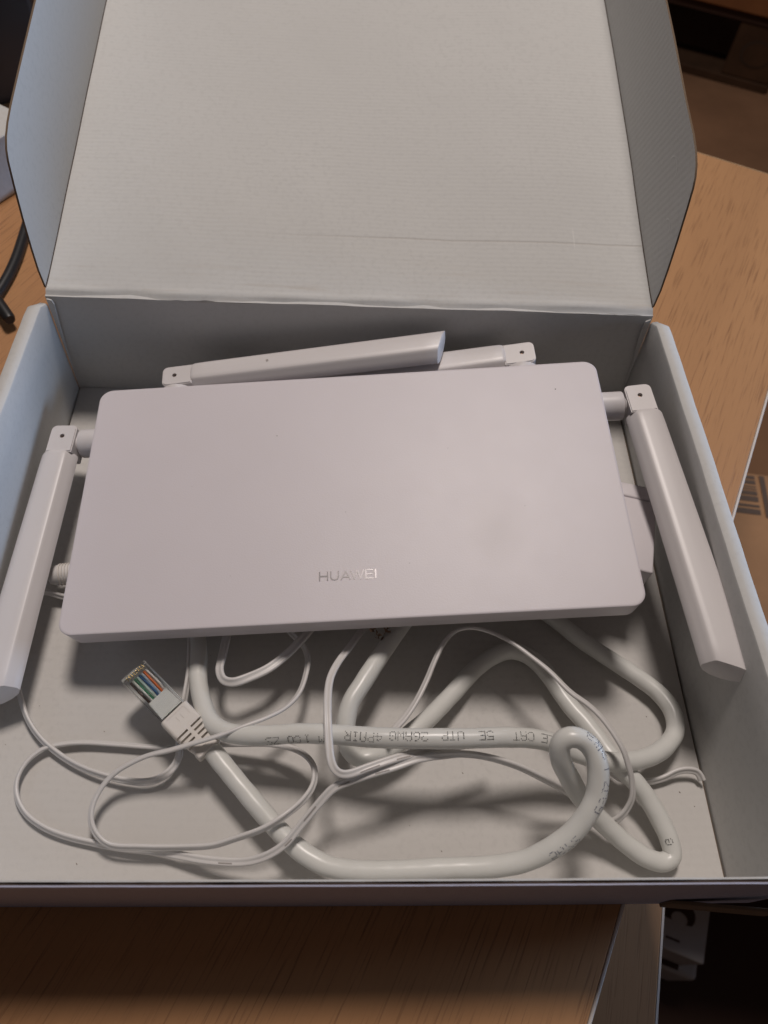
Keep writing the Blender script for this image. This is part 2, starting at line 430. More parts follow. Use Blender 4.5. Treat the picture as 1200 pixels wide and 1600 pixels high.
for y in ys:
    x0 = BLt[0] + .0002 - .0004 * 0; x1 = BRt[0]
    edge = .0012 * (sin(y * 0) * 0)
    V.append([b.verts.new((lerp(x0, x1, i / nx), y + (.0005 * wobble(i * .01, 3) if y == 0 else 0), lidz(lerp(x0, x1, i / nx), y))) for i in range(nx + 1)])
U = [[b.verts.new((v.co.x, v.co.y, v.co.z - .0024)) for v in (r[0], r[-1])] for r in V]
for j in range(len(ys) - 1):
    for i in range(nx): b.faces.new((V[j][i], V[j][i + 1], V[j + 1][i + 1], V[j + 1][i]))
    b.faces.new((U[j][0], U[j + 1][0], U[j + 1][1], U[j][1])); b.faces.new((V[j][0], V[j + 1][0], U[j + 1][0], U[j][0])); b.faces.new((V[j][-1], U[j][1], U[j + 1][1], V[j + 1][-1]))
b.faces.new(V[0][::-1] + [U[0][0], U[0][1]]); b.faces.new(V[-1] + [U[-1][1], U[-1][0]])
lid = link("lid", b, M_lid, boxo, smooth=50, mw=LM)
prof = [(.0045, .0002), (.0065, .010), (.0105, .0205), (.0160, .0330), (.0225, .0460), (.0270, .0540), (.0300, .0572), (.0345, .0596), (.0410, .0611), (.0500, .0620), (.07, .0628), (.11, .0640), (.16, .0640), (.22, .0640), (.295, .0640), (.295, .0002)]
def flap(left):
    b = bmesh.new(); x = BLt[0] if left else BRt[0]; sg = -1 if left else 1
    T = .0009; rings = []
    def pos(s, h, off):
        bend = -.0006 * (h / .064) ** 2 + (.0008 * math.exp(-((s - .045) / .02) ** 2) * (h / .06) if not left else 0)
        return (x + sg * (off + bend - .0001), s, h)
    nh = 10
    A = []; B = []
    # grid between hinge line and outline so the board can bend
    S_ = [p[0] for p in prof[:-1]]
    for s, h in prof[:-1]:
        A.append([b.verts.new(pos(s, .0002 + (h - .0002) * k / nh + 1e-5 * k, 0)) for k in range(nh + 1)])
        B.append([b.verts.new(pos(s, .0002 + (h - .0002) * k / nh + 1e-5 * k, T)) for k in range(nh + 1)])
    mi = {}
    for i in range(len(A) - 1):
        for k in range(nh):
            b.faces.new((A[i][k], A[i + 1][k], A[i + 1][k + 1], A[i][k + 1])); b.faces.new((B[i][k], B[i][k + 1], B[i + 1][k + 1], B[i + 1][k]))
        f = b.faces.new((A[i][nh], A[i + 1][nh], B[i + 1][nh], B[i][nh])); f.material_index = 1
        b.faces.new((A[i][0], B[i][0], B[i + 1][0], A[i + 1][0]))
    for k in range(nh):
        f = b.faces.new((A[0][k], A[0][k + 1], B[0][k + 1], B[0][k])); f.material_index = 1
        f = b.faces.new((A[-1][k], B[-1][k], B[-1][k + 1], A[-1][k + 1])); f.material_index = 1
    o = link("side_flap", b, M_flapL if left else M_flap, lid, smooth=40)
    o.data.materials.append(M_kraft)
    if not left: # pressed dent
        pass
    return o
M_flapL = cardboard("left_flap_board", WHITE, None, seed=2.2)
# flutes of the right flap run obliquely across it
def diag(k, c, nrm):
    sp = k.n("ShaderNodeSeparateXYZ", Vector=k.mapped((1, 1, 1)))
    a = k.math('ADD', k.math('MULTIPLY', sp.outputs[1], .93), k.math('MULTIPLY', sp.outputs[2], .38))
    w = k.math('SINE', k.math('MULTIPLY', a, 2 * pi / .0034))
    n2 = k.bump(w, .035, .0005, nrm)
    for cs, ch, rr in ((.030, .026, .0042), (.052, .040, .006)):
        ds = k.math('SUBTRACT', sp.outputs[1], cs); dh = k.math('SUBTRACT', sp.outputs[2], ch)
        rad = k.math('SQRT', k.math('ADD', k.math('MULTIPLY', ds, ds), k.math('MULTIPLY', dh, dh)))
        ringv = k.ramp(k.math('MULTIPLY', k.math('ABSOLUTE', k.math('SUBTRACT', rad, rr)), 1000), [(0, (1, 1, 1)), (.6, (0, 0, 0))])
        half = k.ramp(k.math('MULTIPLY', dh, 200), [(.2, (0, 0, 0)), (.7, (1, 1, 1))])
        n2 = k.bump(k.math('MULTIPLY', ringv, half), .25, .0005, n2)
    return k.mix(k.math('MULTIPLY', k.math('ADD', w, 1), .015), c, (.40, .40, .40)), n2
M_flap = cardboard("right_flap_board", WHITE, None, seed=4.4, extra=diag)
flap(True); flap(False)
for left in (True, False):
    x = BLt[0] if left else BRt[0]; e = 1 if left else -1
    link("hinge_crease", loft([[(x + e * (o - .0001), s_, z + lidz(x, s_)) for o, z in ((0, 0), (.0005, 0), (.0005, .00035), (0, .0005))] for s_ in [.004 + .29 * k / 30 for k in range(31)]]), M_darkedge, lid)

# ================================================================ the router
RM = Matrix([[0.994328, -0.029595, -0.102161, 0.148486], [0.022843, 0.997515, -0.066645, 0.154962], [0.103879, 0.063933, 0.992533, 0.045], [0.0, 0.0, 0.0, 1.0]])
rt = tag(empty("wifi_router", RM), "white wifi router with four folded antennas lying in the open box", "router")
RW, RD = 0.23789, 0.12426
def rrect(w, d, r, z, n=10):
    pts = []
    for cx, cy, a0 in ((w / 2 - r, d / 2 - r, 0), (-w / 2 + r, d / 2 - r, 90), (-w / 2 + r, -d / 2 + r, 180), (w / 2 - r, -d / 2 + r, 270)):
        for i in range(n + 1):
            a = radians(a0 + 90 * i / n); pts.append((cx + r * cos(a), cy + r * sin(a), z))
    return pts
R0 = .0062
rings = []
for ins, z in ((0.0075, -.0136), (.0022, -.0133), (.0013, -.0127), (.0008, -.0118), (.0001, -.0006), (.0001, -.0004), (.0002, -.0002), (.0004, -.00007), (.0007, 0), (.0012, 0.00001)):
    rings.append(rrect(RW - 2 * ins, RD - 2 * ins, R0 - ins * .6, z))
link("top_cover", loft(rings), M_top, rt, smooth=28)
rings = [rrect(RW - 2 * i, RD - 2 * i, .006, z) for i, z in ((.016, -.0215), (.0135, -.0210), (.012, -.0195), (.0095, -.0135))]
link("body", loft(rings), M_body, rt, smooth=35)
# raised glossy lettering
def letters():
    st = {'H': [((0, 0), (0, 1)), ((.78, 0), (.78, 1)), ((0, .5), (.78, .5))],
          'U': [((0, 1), (0, .34)), ((0, .34), (.10, .1)), ((.10, .1), (.37, 0)), ((.37, 0), (.64, .1)), ((.64, .1), (.74, .34)), ((.74, .34), (.74, 1))],
          'A': [((0, 0), (.44, 1)), ((.44, 1), (.88, 0)), ((.17, .3), (.71, .3))],
          'W': [((0, 1), (.30, 0)), ((.30, 0), (.60, 1)), ((.60, 1), (.90, 0)), ((.90, 0), (1.2, 1))],
          'E': [((0, 0), (0, 1)), ((0, 0), (.66, 0)), ((0, .5), (.60, .5)), ((0, 1), (.66, 1))],
          'I': [((0, 0), (0, 1))]}
    adv = {'H': 1.10, 'U': 1.02, 'A': .98, 'W': 1.42, 'E': .96, 'I': .1}
    x = 0; hgt = .00375; tot = sum(adv[c] for c in "HUAWEI")
    sc = .0236 / tot; lw = .00030
    for ch in "HUAWEI":
        bm = bmesh.new()
        for (x0, y0), (x1, y1) in st[ch]:
            a = Vector((x0 * sc, y0 * hgt, 0)); c = Vector((x1 * sc, y1 * hgt, 0)); d = (c - a).normalized(); q = Vector((-d.y, d.x, 0)) * lw
            e = d * lw * .8
            lo = [a - e - q, a - e + q, c + e + q, c + e - q]
            zj = random.uniform(0, .000012)
            t_ = [bm.verts.new((p.x, p.y, .00013 + zj)) for p in lo]; b_ = [bm.verts.new((p.x, p.y, .00001)) for p in lo]
            bm.faces.new(t_)
            for i in range(4): bm.faces.new((t_[i], b_[i], b_[(i + 1) % 4], t_[(i + 1) % 4]))
        o = link("raised_letter", bm, M_logo, rt)
        o.matrix_local = Matrix.Translation((-.0118 + x, -.0440, 0)); x += adv[ch] * sc
letters()
# specks of dirt
for lx, ly, r in ((0.0980, 0.0466, 0.00030), (-0.0320, 0.0296, 0.00020), (0.0457, 0.0174, 0.00012), (-0.0007, -0.0124, 0.00012), (-0.0693, 0.0050, 0.00013), (0.0762, -0.0142, 0.00012), (0.0256, -0.0382, 0.00013), (-0.0492, -0.0397, 0.00010)):
    b = bmesh.new(); vs = [b.verts.new((lx + r * cos(k * 1.05) * (1 + .3 * (k % 2)), ly + r * sin(k * 1.05), .00006)) for k in range(6)]; b.faces.new(vs)
    link("dirt_speck", b, M_dark, rt)

SEC = [(.0010, 0), (.0034, -.00005), (.0052, -.0004), (.0068, -.0012), (.0080, -.0024), (.0078, -.0038), (.0066, -.0057), (.0046, -.0073), (.0016, -.0084), (-.0018, -.0088), (-.0048, -.0084), (-.0070, -.0073), (-.0079, -.0057), (-.0074, -.0042), (-.0062, -.0027), (-.0049, -.0012), (-.0043, -.0005), (-.0036, -.0001), (-.0014, 0)]
def antenna(a, b, outw, hinge, wscale=1.0, seam=False, slant=.55, zsl=.42):
    a = Vector(a); b = Vector(b); L = (b - a).length; ax = (b - a) / L; outw = Vector(outw); outw = (outw - ax * outw.dot(ax)).normalized()
    up = ax.cross(outw);  up = up if up.z > 0 else -up
    def P(t, o, z): return a + ax * t + outw * o + up * z
    rings = []
    # scale of section along blade (t, width, height, drop)
    for t, ws, hs, dz in ((.0138, .80, .85, -.0009), (.0142, .88, .93, -.0003), (.0150, .95, .98, .0002), (.0162, .99, 1, .0004), (.021, 1.01, 1, .0004), (.05, 1.04, 1, .0003), (.09, 1.08, 1, .0002), (L - .012, 1.12, 1, 0), (L - .0012, 1.13, 1, 0)):
        rings.append([P(t, o * ws * wscale, dz + z * hs) for o, z in SEC])
    # slanted, slightly rounded end face
    def endt(o, z, k): return L + k + o * slant - z * zsl - .0036
    rings[-1] = [P(endt(o, z, -.00035), o * 1.13 * wscale, z) for o, z in SEC]
    rings.append([P(endt(o, z, -.0001), o * 1.12 * wscale, -.00005 + z * .99) for o, z in SEC])
    rings.append([P(endt(o, z, 0), o * 1.10 * wscale, -.0002 + z * .955) for o, z in SEC])
    ant = link("antenna", loft(rings), M_ant, rt, smooth=33)
    # square head block with a screw hole
    bm = bmesh.new(); w = .0062 * wscale
    box_bm((-w, 0, -.0112), (w, .0150, 0), 0, bm=bm)
    vert_e = [e for e in bm.edges if abs(e.verts[0].co.y) < 1e-6 and abs(e.verts[1].co.y) < 1e-6 and abs(e.verts[0].co.x - e.verts[1].co.x) < 1e-6]
    bmesh.ops.bevel(bm, geom=vert_e, offset=.0026, segments=5, affect='EDGES', profile=.5)
    bmesh.ops.bevel(bm, geom=[e for e in bm.edges if e.verts[0].co.z > -1e-5 and e.verts[1].co.z > -1e-5], offset=.0005, segments=2, affect='EDGES')
    for v in bm.verts:
        q = P(v.co.y, v.co.x, v.co.z - .0003); v.co = q
    hd = link("antenna_head", bm, M_ant, ant)
    hc = P(.0062, .0004 * 0, 0)
    cut(hd, loft(cyl_rings(hc - up * .004, up, ((0, .00115), (.008, .00115)), 16)))
    for pl in hd.data.polygons: pl.use_smooth = True
    hd.data.set_sharp_from_angle(angle=radians(30))
    link("screw", loft(cyl_rings(hc - up * .0036, up, ((0, .0009), (.0017, .0009), (.0019, .0006)), 12)), M_foil, hd)
    # hinge barrel towards the router body
    hp, hr, hdv = hinge; hp = Vector(hp); hdv = Vector(hdv)
    dist = (hp - P(.008, 0, -.006)).dot(hdv.normalized())
    base = P(.0075, 0, -.0062)
    bl = loft(cyl_rings(base, hdv, ((0, .0042), (.0062, .0042), (.0066, .0041), (.0066, .0034), (.0078, .0034), (.0078, hr * .98), (.0084, hr), (.0112, hr), (.0125, hr), (.024, hr * 1.02)), 28))
    link("hinge", bl, M_ant, ant, smooth=35)
    if seam:
        sl = loft(cyl_rings(P(.053, .0015, .00015), up, ((0, .0007), (.0003, .0007)), 10))
        link("moulding_mark", sl, M_inkg, ant)
    return ant
antenna((.1368, .0490, -.003), (.1457, -.0900, -.003), (1, 0, 0), ((.12, .035, -.01), .0068, (-1, 0, 0)))
antenna((-.1352, .0455, -.003), (-.1434, -.0860, -.003), (-1, 0, 0), ((-.12, .035, -.01), .0068, (1, 0, 0)))
antenna((-.0915, .0722, -.004), (.0500, .0775, .003), (0, 1, 0), ((-.082, .06, -.01), .0088, (0, -1, 0)), seam=True, slant=.36, zsl=.12, wscale=.93)
antenna((.0925, .0740, -.004), (-.0450, .0710, -.0155), (0, 1, 0), ((.084, .06, -.01), .0088, (0, -1, 0)))

# ================================================================ power adapter under the router's right end
a_ = [Vector(v) for v in [(0.27953, 0.11689, 0.0405), (0.28613, 0.14329, 0.0405), (0.27609, 0.11775, 0.0405), (0.27754, 0.16383, 0.0405)]]
ud = (a_[1] - a_[0]).normalized()
AM = Matrix.Translation((a_[0].x, a_[0].y, 0)) @ Matrix.Rotation(math.atan2(-ud.x, ud.y), 4, 'Z')
ady = (AM.inverted() @ Vector((a_[3].x, a_[3].y, 0))).y
ad = tag(empty("power_adapter", AM), "white power adapter wedged between the router's right end and the box wall", "adapter")
def rbox(lo, hi, r, name, m, par, smooth=35, seg=3):
    return link(name, box_bm(lo, hi, r, seg), m, par, smooth=smooth)
ab = rbox((-.024, 0, .0005), (.0, ady - .0078, .0405), .0009, "adapter_shell", M_adapt, ad)
rbox((-.024, ady - .0076, .0008), (-.0001, ady, .0404), .0009, "adapter_base", M_adapt, ad)
M_prong = mat("grey_prong", (.10, .09, .09), .5)
rbox((-.0115, ady + .0002, .016), (-.0075, ady + .0160, .0180), .0005, "contact_prong", M_prong, ad)

# ================================================================ ethernet cable
STEP = .0012
E_R = .0038
E_PTS = [(0.0966, 0.04962, 0.0155), (0.10136, 0.04434, 0.015), (0.11095, 0.03415, 0.0145), (0.12146, 0.02346, 0.0135), (0.12907, 0.01641, 0.0125), (0.13701, 0.01067, 0.0125), (0.14497, 0.00707, 0.0135), (0.15557, 0.00531, 0.0155), (0.16949, 0.00498, 0.018), (0.18787, 0.00542, 0.021), (0.20371, 0.00565, 0.024), (0.21464, 0.00701, 0.028), (0.22359, 0.01049, 0.033), (0.23026, 0.01469, 0.037), (0.23602, 0.02102, 0.042), (0.23876, 0.02643, 0.045), (0.23918, 0.03512, 0.05), (0.23734, 0.04016, 0.052), (0.23363, 0.04324, 0.053), (0.22957, 0.0439, 0.053), (0.22691, 0.04263, 0.051), (0.22717, 0.03874, 0.046), (0.23193, 0.03435, 0.037), (0.23783, 0.03013, 0.027), (0.24481, 0.02544, 0.018), (0.25227, 0.02047, 0.012), (0.26056, 0.01465, 0.008), (0.26777, 0.01058, 0.006), (0.27377, 0.00936, 0.0048), (0.27785, 0.01135, 0.0052), (0.27725, 0.01754, 0.007), (0.27367, 0.02591, 0.009), (0.2697, 0.03274, 0.011), (0.26515, 0.03817, 0.013), (0.26023, 0.04289, 0.014), (0.25649, 0.04842, 0.014), (0.25327, 0.05566, 0.012), (0.2489, 0.06367, 0.01), (0.24486, 0.0697, 0.009), (0.23639, 0.08628, 0.007), (0.23025, 0.09283, 0.006), (0.22331, 0.09516, 0.006), (0.21595, 0.09327, 0.006), (0.20581, 0.08598, 0.007), (0.19533, 0.07461, 0.009), (0.18432, 0.06289, 0.013), (0.17567, 0.05517, 0.016), (0.16717, 0.04919, 0.0145), (0.16033, 0.04691, 0.0125), (0.15495, 0.04676, 0.013), (0.15079, 0.05023, 0.016), (0.14989, 0.05644, 0.02), (0.1515, 0.06538, 0.022), (0.15659, 0.07419, 0.022), (0.16354, 0.08606, 0.02), (0.17215, 0.10062, 0.016), (0.18044, 0.11329, 0.012), (0.1889, 0.12985, 0.007), (0.20335, 0.13968, 0.005), (0.22156, 0.13655, 0.005), (0.23258, 0.12489, 0.005), (0.24033, 0.11494, 0.0055), (0.24788, 0.1078, 0.006), (0.25539, 0.10071, 0.006), (0.26909, 0.09024, 0.006), (0.27792, 0.08352, 0.006), (0.28612, 0.07561, 0.0065), (0.28961, 0.06744, 0.0075), (0.28828, 0.05908, 0.009), (0.28258, 0.05267, 0.011), (0.27398, 0.04747, 0.014), (0.26279, 0.04417, 0.018), (0.25346, 0.0434, 0.021), (0.24045, 0.04554, 0.025), (0.23073, 0.04811, 0.029), (0.22158, 0.04906, 0.0325), (0.20973, 0.04879, 0.035), (0.19442, 0.04796, 0.036), (0.17448, 0.04814, 0.035), (0.15963, 0.04909, 0.033), (0.14335, 0.05106, 0.03), (0.13098, 0.05208, 0.027), (0.11846, 0.05212, 0.024), (0.10412, 0.05389, 0.021), (0.09641, 0.05876, 0.018), (0.09165, 0.06721, 0.015), (0.08799, 0.07823, 0.012), (0.08596, 0.09204, 0.01), (0.08144, 0.10999, 0.008), (0.07723, 0.1335, 0.006)]
eth = tag(empty("ethernet_cable", Matrix.Translation((0, 0, 0))), "thick white ethernet cable looping across the box with printed lettering and a clear plug", "cable")
EF = frames(smooth_path(E_PTS, STEP))
link("cable_sheath", sweep_uneven(EF, E_R), M_cable, eth, smooth='all')
PXY = {'LE': (0.2291, 0.04789, 0.0325), 'CAT': (0.22027, 0.04912, 0.034), 'M1': (0.142, 0.04791, 0.03), 'CO': (0.13299, 0.0472, 0.028), 'l0': (0.23293, 0.04324, 0.053), 'l1': (0.2375, 0.02211, 0.043), 'l2': (0.2391, 0.02925, 0.047), 'l3': (0.23727, 0.03971, 0.052), 'l4': (0.22216, 0.01, 0.032), 'l5': (0.2771, 0.01569, 0.007), 'd1': (0.10337, 0.00985, 0.011), 'd2': (0.12734, 0.01398, 0.02), 'd3': (0.13642, 0.02086, 0.022), 'd4': (0.14794, 0.03229, 0.029), 'd5': (0.16089, 0.0369, 0.031), 'e1': (0.15491, 0.03665, 0.033), 'e2': (0.16919, 0.04155, 0.033), '5E': (0.20451, 0.04863, 0.0355), 'UTP': (0.19321, 0.04795, 0.036), '26AWG': (0.18023, 0.04803, 0.0355), '4PAIR': (0.16442, 0.04836, 0.034)}
def on(px, i): return Vector(PXY[px])
items = [("LE", PXY["LE"], 1, -.10, -1), ("CAT", PXY["CAT"], 1, -.12, -1), ("5E", PXY["5E"], 1, -.02, -1), ("UTP", PXY["UTP"], 1, .02, -1), ("26AWG", PXY["26AWG"], 1, -.05, -1), ("4PAIR", PXY["4PAIR"], 1, -.30, -1),
         ("M 1", PXY["M1"], 1, -.85, -1), ("CO ZS", PXY["CO"], 1, -.95, -1)]
dot_print(EF, E_R, items, STEP, "printed_text", M_ink, eth, h=.0031, w=.00205)
inkb = mat("cable_ink_blue", (.03, .045, .11), .6)
items = [("G3J", PXY["l1"], 1, .62, -1), ("7 L2J", PXY["l2"], 1, .70, -1), ("E3", PXY["l3"], 1, .45, -1), ("5672", PXY["l4"], 1, .75, 1)]
dot_print(EF, E_R, items, STEP, "printed_text", inkb, eth, h=.0031, w=.0021)
dot_print(EF, E_R, [("G", PXY["l5"], 1, -.5, 1)], STEP, "printed_text", M_ink, eth, h=.0026, w=.0019)
# the modular plug
P0, P1, P2 = [Vector(v) for v in [(0.06398, 0.07877, 0.0205), (0.08131, 0.06226, 0.018), (0.09735, 0.04901, 0.015)]]
ax = (P2 - P0).normalized(); nrm = Vector((0, 0, 1)); nrm = (nrm - ax * nrm.dot(ax)).normalized(); yy = nrm.cross(ax)
PM = Matrix.Translation(P1) @ Matrix(((ax.x, yy.x, nrm.x, 0), (ax.y, yy.y, nrm.y, 0), (ax.z, yy.z, nrm.z, 0), (0, 0, 0, 1)))
L0 = (P1 - P0).length; L1 = (P2 - P1).length
plug = link("modular_plug", box_bm((-L0, -.00585, -.0040), (.0005, .00585, .0038), .0004, 2), M_clear, eth, smooth=35, mw=PM)
cut(plug, box_bm((-L0 + .0022, -.0050, -.0030), (-.0006, .0050, .0026)))
link("cable_insert", loft([[(x, y * w, z) for y, z in ((-1, -.0024), (1, -.0024), (1, .0019), (-1, .0019))] for x, w in ((-.0095, .0044), (-.0050, .0046), (-.0010, .0048))]), M_frost, plug, smooth=40)
cols = [(.06, .03, .02), (.75, .72, .68), (.03, .22, .10), (.55, .66, .60), (.02, .10, .26), (.42, .50, .60), (.75, .16, .03), (.78, .72, .68)]
for i, cc in enumerate(cols):
    m = mat("wire_%d" % i, cc, .4); y = -.00385 + i * .0011
    pts = [Vector((-.0085, y * .95, .0002)), Vector((-.013, y + .0002 * sin(i * 2), .0014)), Vector((-L0 + .0030, y, .0012))]
    link("core_wire", sweep(frames(smooth_path(pts, .001)), circle(.00052, 8)), m, plug, smooth='all')
    link("contact", box_bm((-L0 + .0006, y - .00015, .0012), (-L0 + .0022, y + .00015, .0034)), M_gold, plug)
link("latch", box_bm((-L0 + .001, -.0030, -.0062), (.002, .0030, -.0050), .0003, 1), M_clear, plug)
# boot with grip slots
rings = []
for x, hw, hz in ((0, .0060, .0038), (.0004, .0064, .0042), (.0075, .0064, .0042), (.010, .0062, .0041), (L1 - .0030, .0050, .0038), (L1 - .0028, .0054, .0042), (L1 - .0004, .0054, .0042), (L1, .0050, .0038)):
    r = .0012; sec = []
    for cy, cz, a0 in ((hw - r, hz - r, 0), (-hw + r, hz - r, 90), (-hw + r, -hz + r, 180), (hw - r, -hz + r, 270)):
        for k in range(5):
            a = radians(a0 + 22.5 * k); sec.append((x, cy + r * cos(a), cz + r * sin(a)))
    rings.append(sec)
boot = link("strain_relief_boot", loft(rings), M_boot, eth, mw=PM)
cb = bmesh.new()
for i in range(4):
    x = .0090 + i * .00205
    for s in (-1, 1): box_bm((x, min(s * .0008, s * .008), .0018), (x + .00085, max(s * .0008, s * .008), .006), 0, bm=cb)
cut(boot, cb)
cb = bmesh.new()
for lo, hi in (((.0012, -.0042), (.0014, .0042)), ((.0016, .0040), (.0050, .0042)), ((.0027, -.0010), (.0050, -.0008)), ((.0027, .0010), (.0050, .0012))):
    box_bm((lo[0], lo[1], .0040), (hi[0], hi[1], .006), 0, bm=cb)
cut(boot, cb)

# ================================================================ thin two-core wires
def figure8(r, g, n=8):
    s = []
    for k in range(n + 1):
        a = radians(-135 + 270 * k / n); s.append((g + r * cos(a), r * sin(a)))
    for k in range(n + 1):
        a = radians(45 + 270 * k / n); s.append((-g + r * cos(a), r * sin(a)))
    return s
def thin_wire(pts, label, dashes=(), name="thin_wire", r=.00078, g=.00082):
    pth = smooth_path(pts, .0011); F = frames(pth)
    root = tag(empty(name), label, "wire", "thin two-core wires lying in the box")
    link("wire_sheath", sweep(F, figure8(r, g)), M_wire, root, smooth=50)
    if dashes:
        for p, ln, off in dashes:
            bm = bmesh.new()
            i = nearest_s(F, p); n = max(1, int(ln / .0011))
            for k in range(i, min(i + n, len(F) - 1)):
                q = []
                for (c, t, N, B), sg in ((F[k], (-1, 1)), (F[k + 1], (1, -1))):
                    for s_ in sg: q.append(bm.verts.new(c + B * (off + s_ * .00022) + N * (r * .98 + .00006)))
                bm.faces.new(q)
            link("printed_dash", bm, M_inkg, root)
    return root
thin_wire([(0.00043, 0.10796, 0.01, 0.6), (0.00464, 0.0965, 0.009, 0.6), (0.00849, 0.08624, 0.008, 0.8), (0.01344, 0.07416, 0.006, 0.9), (0.01904, 0.06374, 0.005, 1), (0.02583, 0.05607, 0.0045, 1), (0.03391, 0.05009, 0.004, 1), (0.04333, 0.04509, 0.004, 1), (0.05349, 0.04153, 0.0045, 1), (0.06212, 0.03958, 0.0045, 0.9), (0.0709, 0.03876, 0.005, 0.6), (0.07645, 0.04024, 0.005, 0.5), (0.08103, 0.0441, 0.0055, 0.5), (0.08298, 0.04901, 0.006, 0.6), (0.08228, 0.05412, 0.006, 0.8), (0.08206, 0.06402, 0.008, 1), (0.08299, 0.07337, 0.01, 1.1), (0.08333, 0.08218, 0.011, 1.2), (0.08264, 0.09161, 0.011, 1.2), (0.08026, 0.10952, 0.009, 1)],
          "thin white wire from behind the left antenna, curling up under the clear plug")
thin_wire([(0.12055, 0.10807, 0.01, 0.5), (0.12529, 0.10068, 0.011, 0.5), (0.13071, 0.09456, 0.013, 0.7), (0.1333, 0.08769, 0.015, 0.9), (0.13295, 0.07961, 0.017, 1), (0.1306, 0.07071, 0.019, 1), (0.12593, 0.06422, 0.021, 1.1), (0.11955, 0.05969, 0.023, 1.2), (0.11008, 0.05541, 0.0245, 1.2), (0.10063, 0.05164, 0.0245, 1.1), (0.09103, 0.04894, 0.0235, 1), (0.08291, 0.04701, 0.0215, 1), (0.07432, 0.04567, 0.019, 1), (0.06672, 0.04325, 0.016, 0.9), (0.06023, 0.03984, 0.013, 0.9), (0.05578, 0.03479, 0.011, 0.9), (0.05356, 0.02866, 0.01, 0.9), (0.05424, 0.02264, 0.009, 0.9), (0.05777, 0.01784, 0.008, 0.9), (0.06241, 0.01523, 0.0075, 1), (0.0731, 0.01448, 0.008, 1), (0.08901, 0.01431, 0.009, 1.1), (0.10134, 0.01453, 0.012, 1.2), (0.10866, 0.01606, 0.015, 1.2), (0.12061, 0.0193, 0.0195, 1.2), (0.12836, 0.02389, 0.02, 1.1), (0.13508, 0.0303, 0.0175, 1), (0.13815, 0.0366, 0.0155, 1), (0.13759, 0.04299, 0.014, 1), (0.13407, 0.04743, 0.013, 0.9), (0.12778, 0.05055, 0.0125, 0.7), (0.11911, 0.05243, 0.011, 0.6), (0.10861, 0.05292, 0.009, 0.6), (0.09984, 0.05316, 0.007, 0.7), (0.08743, 0.05287, 0.005, 0.9), (0.07684, 0.0527, 0.0035, 1), (0.05662, 0.05404, 0.003, 1), (0.04367, 0.0547, 0.0032, 1), (0.03543, 0.05406, 0.0035, 1), (0.02748, 0.05197, 0.0035, 1), (0.02236, 0.04689, 0.0035, 1), (0.02027, 0.04019, 0.0035, 1), (0.0216, 0.03391, 0.0035, 1), (0.02666, 0.02729, 0.0035, 1), (0.03436, 0.02243, 0.0035, 1), (0.04293, 0.01927, 0.0032, 1), (0.05303, 0.01699, 0.0032, 1), (0.0648, 0.01491, 0.0035, 0.9), (0.07613, 0.01392, 0.004, 0.8), (0.08626, 0.01236, 0.0055, 0.5), (0.09745, 0.01025, 0.008, 0.4), (0.10982, 0.00897, 0.011, 0.3), (0.11717, 0.00922, 0.014, 0.4), (0.12337, 0.01096, 0.017, 0.5), (0.12892, 0.01427, 0.0195, 0.5), (0.13343, 0.01919, 0.0215, 0.5), (0.14028, 0.02655, 0.025, 0.4), (0.14606, 0.03182, 0.028, 0.3), (0.15193, 0.03401, 0.0295, 0.2), (0.15948, 0.03633, 0.0305, 0.1), (0.16759, 0.03854, 0.031, 0.1), (0.17606, 0.04138, 0.031, 0.2), (0.18068, 0.04233, 0.031, 0.4), (0.18708, 0.0432, 0.0305, 0.7), (0.19369, 0.0437, 0.0305, 1), (0.20275, 0.04291, 0.03, 1.1), (0.21534, 0.03988, 0.028, 1.1), (0.22614, 0.03611, 0.024, 1), (0.23662, 0.03245, 0.018, 0.9), (0.24261, 0.02967, 0.013, 0.9), (0.24868, 0.02543, 0.009, 0.9), (0.25352, 0.02296, 0.011, 0.8), (0.25675, 0.02413, 0.015, 0.7), (0.25903, 0.02684, 0.018, 0.7), (0.26023, 0.03012, 0.0215, 0.7), (0.25954, 0.03574, 0.026, 0.7), (0.25761, 0.04049, 0.03, 0.7), (0.25536, 0.0457, 0.033, 0.8), (0.24981, 0.05567, 0.034, 0.8), (0.24474, 0.06168, 0.034, 0.8), (0.23837, 0.06677, 0.034, 0.8), (0.23112, 0.07602, 0.033, 0.9), (0.22456, 0.08257, 0.032, 1), (0.21776, 0.08874, 0.031, 1), (0.20957, 0.0936, 0.03, 1.1), (0.20184, 0.09595, 0.029, 1.2), (0.19516, 0.09485, 0.028, 1.2), (0.19018, 0.09007, 0.027, 1.2), (0.18592, 0.08229, 0.026, 1.1), (0.18255, 0.07471, 0.025, 1), (0.17782, 0.06565, 0.025, 0.9), (0.1733, 0.05917, 0.025, 0.7), (0.16921, 0.05474, 0.0245, 0.6), (0.16648, 0.05091, 0.023, 0.6)],
          "longest thin white wire, two overlapping ovals at left, arching over to the right",
          [(Vector(PXY["d1"]), .006, .0004), (Vector(PXY["d2"]), .004, .0003), (Vector(PXY["d3"]), .007, -.0004), (Vector(PXY["d4"]), .005, .0003), (Vector(PXY["d5"]), .006, .0006)])
